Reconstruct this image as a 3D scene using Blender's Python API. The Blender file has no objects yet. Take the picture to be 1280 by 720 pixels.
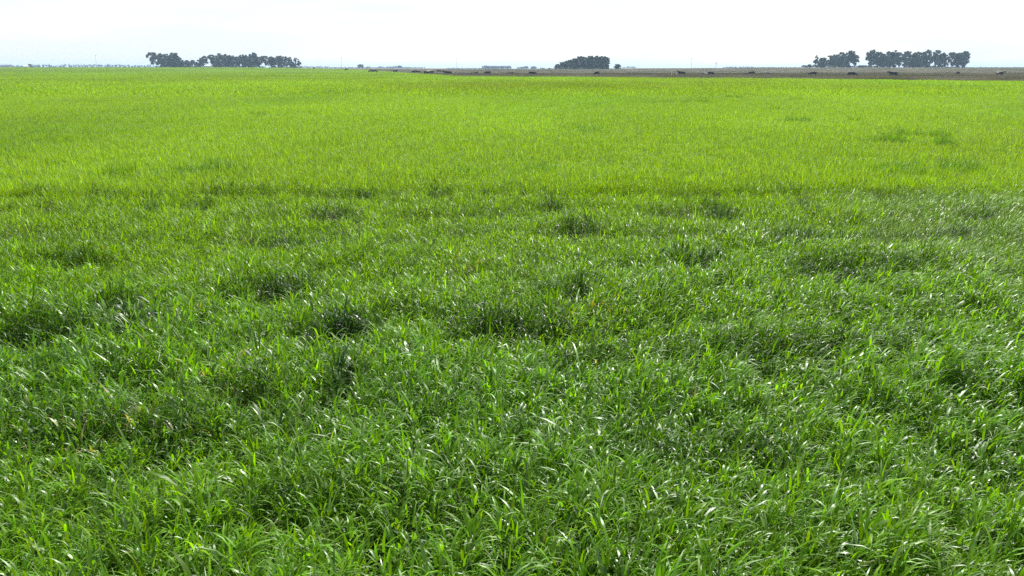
import bpy, bmesh, math, random
import numpy as np

# ------------------------------------------------------------------ camera
R = math.radians
scene = bpy.context.scene
COL = scene.collection
CAM_H = 2.2
F = 1065.0                 # focal length in pixels of a 1280 wide frame
HORIZON = 85.5             # row of the horizon in a 1280x720 frame
PITCH = math.atan((360 - HORIZON) / F)
cam_data = bpy.data.cameras.new('camera')
cam_data.sensor_width = 36.0
cam_data.lens = 36.0 * F / 1280.0
cam_data.clip_start = 0.05
cam_data.clip_end = 20000.0
cam = bpy.data.objects.new('camera', cam_data)
cam.location = (0, 0, CAM_H)
cam.rotation_euler = (math.pi / 2 - PITCH, 0, 0)
COL.objects.link(cam)
scene.camera = cam

# ------------------------------------------------------------------ light
SUN_EL, SUN_AZ = 49.0, 14.0          # ahead of the camera and a little to the right
SUN_STRENGTH = 4.9
SKY_STRENGTH = 0.10
EXPOSURE = 0.73
world = bpy.data.worlds.new('World')
scene.world = world
world.use_nodes = True
nt = world.node_tree
nt.nodes.clear()
n_out = nt.nodes.new('ShaderNodeOutputWorld')
n_bg = nt.nodes.new('ShaderNodeBackground')
n_sky = nt.nodes.new('ShaderNodeTexSky')
n_sky.sky_type = 'NISHITA'
n_sky.sun_disc = False
n_sky.sun_elevation = R(SUN_EL)
n_sky.sun_rotation = R(SUN_AZ)
n_sky.air_density = 1.0
n_sky.dust_density = 0.6
n_sky.ozone_density = 1.0
n_bg.inputs['Strength'].default_value = SKY_STRENGTH
# a thin white veil of high cloud, drawn out in soft streaks
n_tc = nt.nodes.new('ShaderNodeTexCoord')
n_map = nt.nodes.new('ShaderNodeMapping')
n_map.inputs['Scale'].default_value = (1.6, 1.6, 14.0)
n_noise = nt.nodes.new('ShaderNodeTexNoise')
n_noise.inputs['Scale'].default_value = 1.7
n_noise.inputs['Detail'].default_value = 5.0
n_noise.inputs['Roughness'].default_value = 0.55
n_ramp = nt.nodes.new('ShaderNodeMapRange')
n_ramp.inputs['From Min'].default_value = 0.32
n_ramp.inputs['From Max'].default_value = 0.62
n_ramp.inputs['To Min'].default_value = 0.30
n_ramp.inputs['To Max'].default_value = 0.88
n_mix = nt.nodes.new('ShaderNodeMix')
n_mix.data_type = 'RGBA'
n_mix.inputs['B'].default_value = (5.6, 6.0, 6.3, 1)
nt.links.new(n_tc.outputs['Generated'], n_map.inputs['Vector'])
nt.links.new(n_map.outputs['Vector'], n_noise.inputs['Vector'])
nt.links.new(n_noise.outputs['Fac'], n_ramp.inputs['Value'])
nt.links.new(n_ramp.outputs['Result'], n_mix.inputs['Factor'])
nt.links.new(n_sky.outputs['Color'], n_mix.inputs['A'])
nt.links.new(n_mix.outputs['Result'], n_bg.inputs['Color'])
nt.links.new(n_bg.outputs['Background'], n_out.inputs['Surface'])

sun_data = bpy.data.lights.new('sun', 'SUN')
sun_data.energy = SUN_STRENGTH
sun_data.angle = R(0.6)
sun_data.color = (1.0, 0.965, 0.90)
sun = bpy.data.objects.new('sun', sun_data)
# lamp shines along its local -Z; azimuth is measured from +Y towards +X
sun.rotation_euler = (R(90 - SUN_EL), 0, R(180 - SUN_AZ))
sun.location = (0, 60, 60)
COL.objects.link(sun)

vs = scene.view_settings
vs.view_transform = 'Standard'
vs.look = 'None'
vs.exposure = EXPOSURE
vs.gamma = 1.0
vs.use_curve_mapping = False
scene.render.engine = 'CYCLES'
scene.cycles.max_bounces = 6
scene.cycles.diffuse_bounces = 2
scene.cycles.glossy_bounces = 2
scene.cycles.transmission_bounces = 4
scene.cycles.volume_bounces = 0
scene.cycles.transparent_max_bounces = 6
scene.cycles.use_denoising = False
scene.cycles.sample_clamp_indirect = 6.0

# ------------------------------------------------------------------ helpers
rng = np.random.default_rng(11)
random.seed(5)
FH = F / math.cos(PITCH)             # pixels per unit slope along the horizon


def tag(o, label=None, cat=None, group=None, kind=None):
    for k, v in (('label', label), ('category', cat), ('group', group), ('kind', kind)):
        if v:
            o[k] = v
    return o


def empty(name, loc, rz=0.0):
    o = bpy.data.objects.new(name, None)
    o.empty_display_size = 0.5
    o.location = loc
    o.rotation_euler = (0, 0, rz)
    COL.objects.link(o)
    return o


def mesh_obj(name, verts, faces, material, parent=None, smooth=False, link=True):
    me = bpy.data.meshes.new(name)
    me.from_pydata([tuple(v) for v in verts], [], [tuple(f) for f in faces])
    if smooth:
        me.polygons.foreach_set('use_smooth', [True] * len(me.polygons))
    me.materials.append(material)
    o = bpy.data.objects.new(name, me)
    if link:
        COL.objects.link(o)
    if parent:
        o.parent = parent
    return o


class MB:
    """collects boxes, tubes and discs into one mesh"""

    def __init__(self):
        self.v, self.f = [], []

    def box(self, c, s, rz=0.0):
        i = len(self.v)
        ca, sa = math.cos(rz), math.sin(rz)
        for dz in (-.5, .5):
            for dx, dy in ((-.5, -.5), (.5, -.5), (.5, .5), (-.5, .5)):
                x, y = dx * s[0], dy * s[1]
                self.v.append((c[0] + x * ca - y * sa, c[1] + x * sa + y * ca, c[2] + dz * s[2]))
        for q in ((3, 2, 1, 0), (4, 5, 6, 7), (0, 1, 5, 4), (1, 2, 6, 5), (2, 3, 7, 6), (3, 0, 4, 7)):
            self.f.append(tuple(i + k for k in q))
        return self

    def tube(self, pts, radii, n=6, cap=True):
        base = len(self.v)
        pts = [np.array(p, float) for p in pts]
        for k, p in enumerate(pts):
            a = pts[max(k - 1, 0)]
            b = pts[min(k + 1, len(pts) - 1)]
            t = (b - a) / (np.linalg.norm(b - a) + 1e-9)
            u = np.cross(t, (0, 0, 1.0) if abs(t[2]) < .9 else (1.0, 0, 0))
            u /= np.linalg.norm(u)
            w = np.cross(t, u)
            for j in range(n):
                an = 2 * math.pi * j / n
                self.v.append(tuple(p + radii[k] * (math.cos(an) * u + math.sin(an) * w)))
        for k in range(len(pts) - 1):
            for j in range(n):
                a, b = base + k * n + j, base + k * n + (j + 1) % n
                self.f.append((a, b, b + n, a + n))
        if cap:
            self.f.append(tuple(base + j for j in reversed(range(n))))
            self.f.append(tuple(base + (len(pts) - 1) * n + j for j in range(n)))
        return self

    def poly(self, pts, faces):
        i = len(self.v)
        self.v += [tuple(p) for p in pts]
        self.f += [tuple(i + k for k in f) for f in faces]
        return self

    def build(self, name, material, parent=None, smooth=False):
        return mesh_obj(name, self.v, self.f, material, parent, smooth)


def smooth(a, b, x):
    t = np.clip((np.asarray(x, float) - a) / (b - a), 0, 1)
    return t * t * (3 - 2 * t)


def make_noise(seed):
    g = np.random.default_rng(seed).random((256, 256))

    def f(x, y):
        xi, yi = np.floor(x).astype(int), np.floor(y).astype(int)
        fx, fy = x - xi, y - yi
        fx, fy = fx * fx * (3 - 2 * fx), fy * fy * (3 - 2 * fy)
        a = g[xi % 256, yi % 256]
        b = g[(xi + 1) % 256, yi % 256]
        c = g[xi % 256, (yi + 1) % 256]
        d = g[(xi + 1) % 256, (yi + 1) % 256]
        return (a * (1 - fx) + b * fx) * (1 - fy) + (c * (1 - fx) + d * fx) * fy
    return f


N1, N2, N3, N4 = (make_noise(s) for s in (1, 2, 3, 4))


def terrain(x, y):
    """nearly flat land: the far pasture lifts by a metre or two"""
    x, y = np.asarray(x, float), np.asarray(y, float)
    return smooth(300, 720, y) * (1.45 + 1.2 * smooth(70, 230, np.abs(x + 20))) + 0 * x


EDGE_X = [-2500, -900, -192, -99, -27.5, -12, 11, 55, 79, 150, 400]
EDGE_Y = [770, 770, 755, 590, 302, 215, 207, 169, 136, 40, -150]


def field_edge(x):
    return np.interp(x, EDGE_X, EDGE_Y)


def spot(px, py, z=0.25):
    """place on the field that is seen in the direction of a photo pixel"""
    u, v = (px - 640) / F, (360 - py) / F
    dy = math.cos(PITCH) + v * math.sin(PITCH)
    dz = -math.sin(PITCH) + v * math.cos(PITCH)
    t = (z - CAM_H) / dz
    return u * t, dy * t


def far(px, dist):
    """point of the ground at a given distance in a given direction"""
    x = (px - 640) / FH * dist
    return x, dist, float(terrain(x, dist))


# ------------------------------------------------------------------ materials
def new_mat(name):
    m = bpy.data.materials.new(name)
    m.use_nodes = True
    t = m.node_tree
    t.nodes.clear()
    return m, t, t.nodes.new('ShaderNodeOutputMaterial')


def plain(name, colour, rough=0.8, vary=0.25, scale=3.0, spec=0.3):
    m, t, out = new_mat(name)
    b = t.nodes.new('ShaderNodeBsdfPrincipled')
    b.inputs['Roughness'].default_value = rough
    b.inputs['Specular IOR Level'].default_value = spec
    tc = t.nodes.new('ShaderNodeTexCoord')
    no = t.nodes.new('ShaderNodeTexNoise')
    no.inputs['Scale'].default_value = scale
    no.inputs['Detail'].default_value = 4
    mx = t.nodes.new('ShaderNodeMix')
    mx.data_type = 'RGBA'
    mx.inputs['A'].default_value = tuple(c * (1 - vary) for c in colour) + (1,)
    mx.inputs['B'].default_value = tuple(min(1, c * (1 + vary)) for c in colour) + (1,)
    t.links.new(tc.outputs['Object'], no.inputs['Vector'])
    t.links.new(no.outputs['Fac'], mx.inputs['Factor'])
    t.links.new(mx.outputs['Result'], b.inputs['Base Color'])
    t.links.new(b.outputs['BSDF'], out.inputs['Surface'])
    return m


def blade_mat(name, instanced, trans=0.45, rough=0.38, spec=0.5, trans_gain=(1.5, 1.25, 0.7)):
    m, t, out = new_mat(name)
    at = t.nodes.new('ShaderNodeAttribute')
    at.attribute_name = 'col'
    colour = at.outputs['Color']
    if instanced:
        ai = t.nodes.new('ShaderNodeAttribute')
        ai.attribute_type = 'INSTANCER'
        ai.attribute_name = 'tint'
        mu = t.nodes.new('ShaderNodeMix')
        mu.data_type = 'RGBA'
        mu.blend_type = 'MULTIPLY'
        mu.inputs['Factor'].default_value = 1
        t.links.new(colour, mu.inputs['A'])
        t.links.new(ai.outputs['Color'], mu.inputs['B'])
        colour = mu.outputs['Result']
    b = t.nodes.new('ShaderNodeBsdfPrincipled')
    b.inputs['Roughness'].default_value = rough
    b.inputs['Specular IOR Level'].default_value = spec
    g = t.nodes.new('ShaderNodeMix')
    g.data_type = 'RGBA'
    g.blend_type = 'MULTIPLY'
    g.inputs['Factor'].default_value = 1
    g.inputs['B'].default_value = tuple(trans_gain) + (1,)
    tr = t.nodes.new('ShaderNodeBsdfTranslucent')
    ms = t.nodes.new('ShaderNodeMixShader')
    ms.inputs['Fac'].default_value = trans
    if not instanced:                       # waxy leaves shine more than young ones
        gl = t.nodes.new('ShaderNodeMath')
        gl.operation = 'MULTIPLY'
        gl.inputs[1].default_value = spec
        t.links.new(at.outputs['Alpha'], gl.inputs[0])
        t.links.new(gl.outputs['Value'], b.inputs['Specular IOR Level'])
    t.links.new(colour, b.inputs['Base Color'])
    t.links.new(colour, g.inputs['A'])
    t.links.new(g.outputs['Result'], tr.inputs['Color'])
    t.links.new(b.outputs['BSDF'], ms.inputs[1])
    t.links.new(tr.outputs['BSDF'], ms.inputs[2])
    t.links.new(ms.outputs['Shader'], out.inputs['Surface'])
    return m


def ground_mat(name, c1, c2, c3, scale):
    m, t, out = new_mat(name)
    b = t.nodes.new('ShaderNodeBsdfPrincipled')
    b.inputs['Roughness'].default_value = 0.95
    b.inputs['Specular IOR Level'].default_value = 0.1
    tc = t.nodes.new('ShaderNodeTexCoord')
    cols = []
    for s, d in ((scale, 6), (scale * 0.06, 5)):
        no = t.nodes.new('ShaderNodeTexNoise')
        no.inputs['Scale'].default_value = s
        no.inputs['Detail'].default_value = d
        t.links.new(tc.outputs['Object'], no.inputs['Vector'])
        cols.append(no)
    m1 = t.nodes.new('ShaderNodeMix')
    m1.data_type = 'RGBA'
    m1.inputs['A'].default_value = c1 + (1,)
    m1.inputs['B'].default_value = c2 + (1,)
    m2 = t.nodes.new('ShaderNodeMix')
    m2.data_type = 'RGBA'
    m2.inputs['B'].default_value = c3 + (1,)
    mr = t.nodes.new('ShaderNodeMapRange')
    mr.inputs['From Min'].default_value = 0.42
    mr.inputs['From Max'].default_value = 0.66
    t.links.new(cols[0].outputs['Fac'], m1.inputs['Factor'])
    t.links.new(cols[1].outputs['Fac'], mr.inputs['Value'])
    t.links.new(mr.outputs['Result'], m2.inputs['Factor'])
    t.links.new(m1.outputs['Result'], m2.inputs['A'])
    t.links.new(m2.outputs['Result'], b.inputs['Base Color'])
    bu = t.nodes.new('ShaderNodeBump')
    bu.inputs['Strength'].default_value = 0.6
    bu.inputs['Distance'].default_value = 0.1
    t.links.new(cols[0].outputs['Fac'], bu.inputs['Height'])
    t.links.new(bu.outputs['Normal'], b.inputs['Normal'])
    t.links.new(b.outputs['BSDF'], out.inputs['Surface'])
    return m


M_SOIL = ground_mat('field_soil', (0.020, 0.022, 0.010), (0.040, 0.042, 0.018), (0.03, 0.05, 0.012), 9.0)
M_PASTURE = ground_mat('pasture_ground', (0.11, 0.105, 0.065), (0.155, 0.14, 0.092), (0.08, 0.09, 0.045), 0.8)
M_BLADE = blade_mat('grass_blade', False, trans=.46, rough=.44, spec=1.0, trans_gain=(1.5, 1.4, .25))
M_BLADE_I = blade_mat('grass_blade_far', True, trans=.52, rough=.46, spec=.30, trans_gain=(1.6, 1.4, .3))
M_DRY = blade_mat('dry_grass_blade', True, trans=0.3, rough=0.6, spec=0.2, trans_gain=(1.2, 1.1, 0.9))
M_LEAF = blade_mat('tree_leaf', False, trans=0.25, rough=0.5, spec=0.3, trans_gain=(1.2, 1.2, 0.6))
M_BARK = plain('bark', (0.17, 0.145, 0.12), 0.9, 0.35, 2.0)
M_CONCRETE = plain('pole_concrete', (0.36, 0.35, 0.33), 0.85, 0.15, 2.0)
M_STEEL = plain('weathered_steel', (0.30, 0.30, 0.30), 0.5, 0.2, 4.0, 0.5)
M_WHITE = plain('white_paint', (0.80, 0.79, 0.76), 0.7, 0.06, 1.5)
M_ROOF = plain('grey_sheet_roof', (0.23, 0.24, 0.27), 0.55, 0.2, 1.2, 0.5)
M_WALL = plain('grey_shed_wall', (0.27, 0.28, 0.30), 0.8, 0.2, 0.8)
M_DARK = plain('dark_opening', (0.03, 0.03, 0.035), 0.6, 0.2, 2.0)
M_POST = plain('pale_weathered_wood', (0.46, 0.42, 0.36), 0.85, 0.2, 6.0)
M_BLACK = plain('black_hide', (0.011, 0.010, 0.009), 0.75, 0.35, 3.0, 0.15)
M_BROWN = plain('dark_brown_hide', (0.026, 0.018, 0.013), 0.8, 0.3, 3.0, 0.1)
M_CREAM = plain('cream_hide', (0.62, 0.50, 0.40), 0.7, 0.12, 3.0, 0.3)


def patched_hide():
    m, t, out = new_mat('black_and_white_hide')
    b = t.nodes.new('ShaderNodeBsdfPrincipled')
    b.inputs['Roughness'].default_value = 0.6
    tc = t.nodes.new('ShaderNodeTexCoord')
    no = t.nodes.new('ShaderNodeTexNoise')
    no.inputs['Scale'].default_value = 1.1
    no.inputs['Detail'].default_value = 2
    mr = t.nodes.new('ShaderNodeMapRange')
    mr.inputs['From Min'].default_value = 0.57
    mr.inputs['From Max'].default_value = 0.59
    mx = t.nodes.new('ShaderNodeMix')
    mx.data_type = 'RGBA'
    mx.inputs['A'].default_value = (0.012, 0.011, 0.010, 1)
    mx.inputs['B'].default_value = (0.55, 0.52, 0.48, 1)
    t.links.new(tc.outputs['Object'], no.inputs['Vector'])
    t.links.new(no.outputs['Fac'], mr.inputs['Value'])
    t.links.new(mr.outputs['Result'], mx.inputs['Factor'])
    t.links.new(mx.outputs['Result'], b.inputs['Base Color'])
    t.links.new(b.outputs['BSDF'], out.inputs['Surface'])
    return m


M_PATCH = patched_hide()

# ------------------------------------------------------------------ ground
def sheet(name, xs, ys, zoff, material, keep=None):
    X, Y = np.meshgrid(xs, ys, indexing='ij')
    Z = terrain(X, Y) + zoff
    nx, ny = len(xs), len(ys)
    verts = np.stack([X, Y, Z], -1).reshape(-1, 3)
    faces = []
    for i in range(nx - 1):
        for j in range(ny - 1):
            faces.append((i * ny + j, (i + 1) * ny + j, (i + 1) * ny + j + 1, i * ny + j + 1))
    o = mesh_obj(name, verts, faces, material, smooth=True)
    return tag(o, kind='structure')


xs = np.unique(np.concatenate([np.linspace(-400, 400, 81), np.linspace(-6500, 6500, 41)]))
ys = np.unique(np.concatenate([np.linspace(-300, 1000, 66), np.linspace(1000, 6500, 20)]))
sheet('ground', xs, ys, -0.004, M_PASTURE)
# soil of the crop: a sheet that follows the crooked edge of the field
fx = np.unique(np.concatenate([np.linspace(-2500, 400, 117), np.array(EDGE_X, float)]))
ft = np.linspace(0, 1, 60)
fv, ff = [], []
for x in fx:
    ye = float(field_edge(x))
    for t in ft:
        y = -160 + (ye + 160) * t
        fv.append((x, y, float(terrain(x, y)) + 0.004))
for i in range(len(fx) - 1):
    for j in range(len(ft) - 1):
        a = i * len(ft) + j
        ff.append((a, a + len(ft), a + len(ft) + 1, a + 1))
tag(mesh_obj('field_ground', fv, ff, M_SOIL, smooth=True), kind='structure')

# ------------------------------------------------------------------ the crop
# darker, taller tufts and the hollows in front of them: photo column, row of the foot, width in px, strength
TUFTS = [(160, 246, 80, 1.0), (115, 243, 60, .6), (460, 247, 44, 1.0), (550, 247, 28, .9), (612, 246, 30, .8),
         (665, 243, 62, 1.0), (190, 266, 42, .7), (245, 261, 40, .7), (415, 275, 74, .9), (350, 308, 64, .8),
         (345, 369, 90, .8), (155, 395, 60, .5), (182, 424, 76, 1.0), (430, 420, 92, 1.1), (900, 273, 50, .9),
         (1030, 303, 112, 1.1), (865, 335, 70, .7), (992, 243, 34, .9), (1228, 273, 62, .8), (1195, 295, 60, .5),
         (685, 263, 40, .8), (717, 292, 46, .7), (780, 335, 70, .5), (1012, 267, 40, .7), (320, 497, 70, .5),
         (420, 497, 44, .9), (705, 467, 70, .5), (205, 557, 60, .5), (530, 553, 34, .4), (940, 470, 60, .6),
         (1175, 440, 60, .6), (880, 262, 60, .4), (60, 270, 70, .5), (95, 330, 80, .5), (30, 415, 50, .6),
         (60, 480, 60, .5), (720, 380, 90, .5), (1050, 350, 90, .5), (1250, 350, 60, .5), (650, 560, 40, .3),
         (870, 600, 50, .3), (120, 640, 40, .35), (1010, 655, 40, .3), (350, 640, 50, .3), (600, 410, 60, .4),
         (1100, 247, 70, .5), (790, 243, 60, .35), (290, 243, 60, .5), (40, 243, 60, .5), (1160, 300, 80, .5)]
TW = []
for px, py, w, s in TUFTS:
    x, y = spot(px, py, 0.12)
    TW.append((x, y + 0.10, w / F * y / math.cos(PITCH) * 0.43, s * (1.05 + .8 * float(smooth(6, 10, y)))))
TW = np.array(TW)
FURROWS = []
for pa, ya, pb, yb, amp in ((-40, 428, 760, 424, 1.0), (-40, 248, 1320, 244, .55), (150, 500, 760, 498, .8), (-40, 305, 520, 310, .55),
                            (640, 336, 1320, 345, .6), (560, 296, 1300, 304, .5), (-40, 560, 420, 566, .6), (-40, 372, 460, 372, .5),
                            (700, 470, 1320, 440, .55), (420, 585, 1000, 600, .5), (300, 275, 960, 270, .5)):
    FURROWS.append(spot(pa, ya, .15) + spot(pb, yb, .15) + (amp,))
STRAW = [spot(745, 378), spot(590, 325), spot(1085, 300), spot(110, 530), spot(270, 460)]
HOLE = spot(1250, 694, 0.2)


def growth_edge(x):
    """where the rank growth gives way to the even crop"""
    return 14.9 + 1.7 * (N2(x * 0.55 + 40, x * 0 + 2.5) - .5) + .7 * (N3(x * 2.3, x * 0 + 7.7) - .5) + 0.012 * x


def lush(x, y):
    """1 in the rank dark growth near the camera, 0 in the lower yellower crop beyond"""
    near = 1 - smooth(-2.2, 1.0, y - growth_edge(x))
    far_bits = 0.35 * smooth(.60, .85, N3(x * .14 + 9, y * .05 + 3))
    rank = (0.30 + .66 * (1 - smooth(3.5, 13.5, y))) * (0.74 + 0.48 * N1(x * .55 + 3, y * .6 + 8))
    return np.clip(near * rank + (1 - near) * far_bits, 0, 1)


def tufts(x, y):
    """height of the tufts and depth of the hollow before each one"""
    up = np.zeros_like(x)
    dn = np.zeros_like(x)
    for tx, ty, r, s in TW:
        m = np.nonzero((np.abs(x - tx) < 3 * r + .3) & (np.abs(y - ty) < 1.2 + r))[0]
        if not len(m):
            continue
        wx = N1(x[m] * 2.6 + 5 * tx, y[m] * 3.4) - .5
        wy = N3(x[m] * 2.9 + 9, y[m] * 2.2 + 4 * ty) - .5
        dx, dy = (x[m] - tx) / r + 1.3 * wx, (y[m] - ty) + .34 * wy
        dep = 0.17 + 0.08 * r
        wob = 0.25 + 1.3 * N4(x[m] * 4.6 + tx, y[m] * 6.5)
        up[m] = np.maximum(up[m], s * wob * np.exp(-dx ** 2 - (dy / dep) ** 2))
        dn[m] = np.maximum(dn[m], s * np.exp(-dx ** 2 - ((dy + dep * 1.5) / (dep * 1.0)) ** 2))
    # long shallow furrows left by the drill, broken up along their length
    for k, (ax, ay, bx, by, amp) in enumerate(FURROWS):
        t = (x - ax) / (bx - ax)
        yy = ay + (by - ay) * t + .22 * (N1(x * .9 + 31 * k, x * 0 + 3.3) - .5)
        d = y - yy
        m = amp * smooth(.34, .66, N2(x * .8 + 17 * k, x * 0 + 9.1)) * smooth(-.06, .06, t) * (1 - smooth(.94, 1.06, t))
        sc = .085 + .008 * np.maximum(y, 0)
        dn = np.maximum(dn, m * np.exp(-(d / sc) ** 2))
        up = np.maximum(up, .7 * m * np.exp(-((d - 2.3 * sc) / (1.5 * sc)) ** 2))
    return up, dn


def canopy(x, y):
    L = lush(x, y)
    h = 0.20 + 0.09 * L
    h = h * (0.64 + 0.72 * N1(x * 1.1, y * 1.5)) * (0.82 + 0.36 * N2(x * 3.1, y * 3.4 + 5))
    up, dn = tufts(x, y)
    hole = np.exp(-(((x - HOLE[0]) / .10) ** 2 + ((y - HOLE[1]) / .09) ** 2))
    h = h * (1 + 0.30 * np.minimum(up, 1.1)) * (1 - 0.78 * np.clip(dn, 0, 1)) * (1 - .85 * hole)
    return h, L, up, dn


C_LUSH = np.array([0.096, 0.226, 0.003])
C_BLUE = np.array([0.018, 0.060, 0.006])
C_YEL = np.array([0.158, 0.282, 0.003])
C_STRAW = np.array([0.26, 0.24, 0.10])


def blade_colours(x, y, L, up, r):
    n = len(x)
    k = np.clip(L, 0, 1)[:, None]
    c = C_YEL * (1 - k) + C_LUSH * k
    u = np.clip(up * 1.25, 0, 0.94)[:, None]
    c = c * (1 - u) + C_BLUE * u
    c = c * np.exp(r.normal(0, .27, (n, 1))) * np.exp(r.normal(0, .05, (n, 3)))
    m = r.random(n)
    yel = (m < .05 * (0.4 + 1.2 * N3(x * .8, y * .9))) & (L > .3)
    c[yel] = c[yel] * np.array([1.4, 1.2, .9])
    p_st = np.full(n, .0015)
    for sx, sy in STRAW:
        p_st += .10 * np.exp(-((x - sx) / .38) ** 2 - ((y - sy) / .30) ** 2)
    st = r.random(n) < p_st
    c[st] = C_STRAW * np.exp(r.normal(0, .2, (int(st.sum()), 1)))
    return np.clip(c, .003, .6)


def blades(x, y, zroot, L, w0, phi, th0, th1, bend, twist, S):
    """bands that rise, arch over and taper; returns vertices (n, 2S+1, 3) and faces"""
    n = len(x)
    V = np.zeros((n, 2 * S + 1, 3))
    p = np.stack([x, y, zroot], 1)
    d = np.stack([np.cos(phi), np.sin(phi), np.zeros(n)], 1)
    s = np.stack([-np.sin(phi), np.cos(phi), np.zeros(n)], 1)
    up = np.array([0, 0, 1.0])
    for k in range(S + 1):
        t = k / S
        th = th0 + (th1 - th0) * t ** bend
        tan = d * np.sin(th)[:, None] + up * np.cos(th)[:, None]
        nor = d * np.cos(th)[:, None] - up * np.sin(th)[:, None]
        tw = twist * (t - .3)
        side = s * np.cos(tw)[:, None] + nor * np.sin(tw)[:, None]
        if k < S:
            w = w0 * (0.55 + 0.45 * math.sin(math.pi * min(1, t * 1.5 + .12))) * (1 - t ** 2.2)
            V[:, 2 * k] = p - side * (w / 2)[:, None]
            V[:, 2 * k + 1] = p + side * (w / 2)[:, None]
            thm = th0 + (th1 - th0) * ((k + .5) / S) ** bend
            p = p + (d * np.sin(thm)[:, None] + up * np.cos(thm)[:, None]) * (L / S)[:, None]
        else:
            V[:, 2 * S] = p
    return V


def blade_mesh(name, V, cols, S, material, gloss=None):
    n = V.shape[0]
    nv = 2 * S + 1
    me = bpy.data.meshes.new(name)
    me.vertices.add(n * nv)
    me.vertices.foreach_set('co', V.astype(np.float32).ravel())
    loops, sizes = [], []
    for k in range(S - 1):
        loops += [2 * k, 2 * k + 1, 2 * k + 3, 2 * k + 2]
        sizes.append(4)
    loops += [2 * S - 2, 2 * S - 1, 2 * S]
    sizes.append(3)
    lp = (np.arange(n)[:, None] * nv + np.array(loops)[None]).astype(np.int32).ravel()
    sz = np.tile(np.array(sizes, np.int32), n)
    st = np.concatenate([[0], np.cumsum(sz)[:-1]]).astype(np.int32)
    me.loops.add(len(lp))
    me.loops.foreach_set('vertex_index', lp)
    me.polygons.add(len(sz))
    me.polygons.foreach_set('loop_start', st)
    me.polygons.foreach_set('use_smooth', np.ones(len(sz), bool))
    a = me.attributes.new('col', 'FLOAT_COLOR', 'POINT')
    c4 = np.ones((n, nv, 4), np.float32)
    c4[:, :, :3] = cols[:, None, :]
    if gloss is not None:
        c4[:, :, 3] = gloss[:, None]
    a.data.foreach_set('color', c4.ravel())
    me.update(calc_edges=True)
    me.materials.append(material)
    return me


def lean(x, y, n, r):
    """azimuth of each blade: wind bends the right-hand side to the right, the left stays tousled"""
    k = 0.25 + 1.5 * smooth(-.2, .5, x / np.maximum(y, 3)) + 0.9 * (N4(x * .5 + 7, y * .5) - .4)
    base = -0.35 + 1.2 * (N3(x * .3 + 20, y * .3) - .5)
    return base + r.vonmises(0, 1e-3, n) * 0 + r.normal(0, 1, n) / np.clip(k, .18, 3) ** .8


def scatter(y0, y1, dens, margin, r):
    area = 2 * (0.61 * (y1 ** 2 - y0 ** 2) / 2 + margin * (y1 - y0))
    n = int(area * dens)
    u = r.random(n * 2)
    y = np.sqrt(y0 ** 2 + u * (y1 ** 2 - y0 ** 2))
    x = (r.random(n * 2) * 2 - 1) * (0.61 * y1 + margin)
    y = y0 + (y1 - y0) * r.random(n * 2) if False else y
    ok = np.abs(x) < 0.61 * y + margin
    # even density: draw in the bounding box, keep what lies in the wedge
    m = int((y1 - y0) * 2 * (0.61 * y1 + margin) * dens)
    x = (r.random(m) * 2 - 1) * (0.61 * y1 + margin)
    y = y0 + (y1 - y0) * r.random(m)
    ok = np.abs(x) < 0.61 * y + margin
    return x[ok], y[ok]


def near_grass(y0, y1, per_m2, per_tuft, S, wmul, seed, margin=1.0):
    """leaves in small tufts: each tuft's leaves fan out and arch over, dark gaps stay between tufts"""
    r = np.random.default_rng(seed)
    cx, cy = scatter(y0, y1, per_m2, margin, r)
    keep = cy < growth_edge(cx) + 2.4 * r.random(len(cx)) ** 1.8
    # thinner beyond the sides of the view
    keep &= (np.abs(cx) < .61 * cy + .7) | (r.random(len(cx)) < .36)
    cx, cy = cx[keep], cy[keep]
    nt_ = len(cx)
    cnt = np.clip(r.poisson(per_tuft, nt_), 4, None)
    tid = np.repeat(np.arange(nt_), cnt)
    n = len(tid)
    a = r.random(n) * 2 * math.pi
    rr = .045 * np.sqrt(r.random(n))
    x = cx[tid] + rr * np.cos(a)
    y = cy[tid] + rr * np.sin(a)
    h, L, up, dn = canopy(x, y)
    h = h * np.exp(r.normal(0, .16, nt_))[tid]
    low = r.random(n) < .14
    z0 = h * np.where(low, .05, .22 + r.random(n) * .62)
    ln = np.where(low, h * 1.15, .050 + h * (.22 + .30 * r.random(n))) * np.exp(r.normal(0, .2, n))
    ln = np.clip(ln * .80, .035, .36)
    w0 = (0.0068 + 0.0060 * r.random(n)) * wmul * (0.72 + .62 * L)
    wind = lean(x, y, n, r)
    # lean outwards from the tuft, pulled round to the wind
    k = np.clip(.30 + .9 * smooth(-.25, .45, x / np.maximum(y, 3)), 0, 1.1) * (.5 + N4(x * .5 + 7, y * .5))
    phi = np.arctan2(np.sin(a) * .8 + k * np.sin(wind), np.cos(a) * .8 + k * np.cos(wind)) + r.normal(0, .35, n)
    th0 = np.abs(r.normal(.50, .30, n))
    th1 = th0 + np.clip(r.normal(1.35, .6, n), .1, 2.4) * (0.70 + .45 * L)
    stiff = r.random(n) < .03
    th1[stiff] = th0[stiff] + .35
    ln[stiff] *= .82
    bend = .9 + 1.0 * r.random(n)
    tw = r.normal(0, .65, n)
    V = blades(x, y, z0, ln, w0, phi, th0, th1, bend, tw, S)
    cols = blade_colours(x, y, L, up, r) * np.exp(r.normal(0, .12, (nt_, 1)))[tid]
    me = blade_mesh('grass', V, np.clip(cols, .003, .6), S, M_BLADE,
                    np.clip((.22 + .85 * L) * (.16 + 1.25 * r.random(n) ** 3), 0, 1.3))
    o = bpy.data.objects.new('grass', me)
    COL.objects.link(o)
    return o


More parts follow.
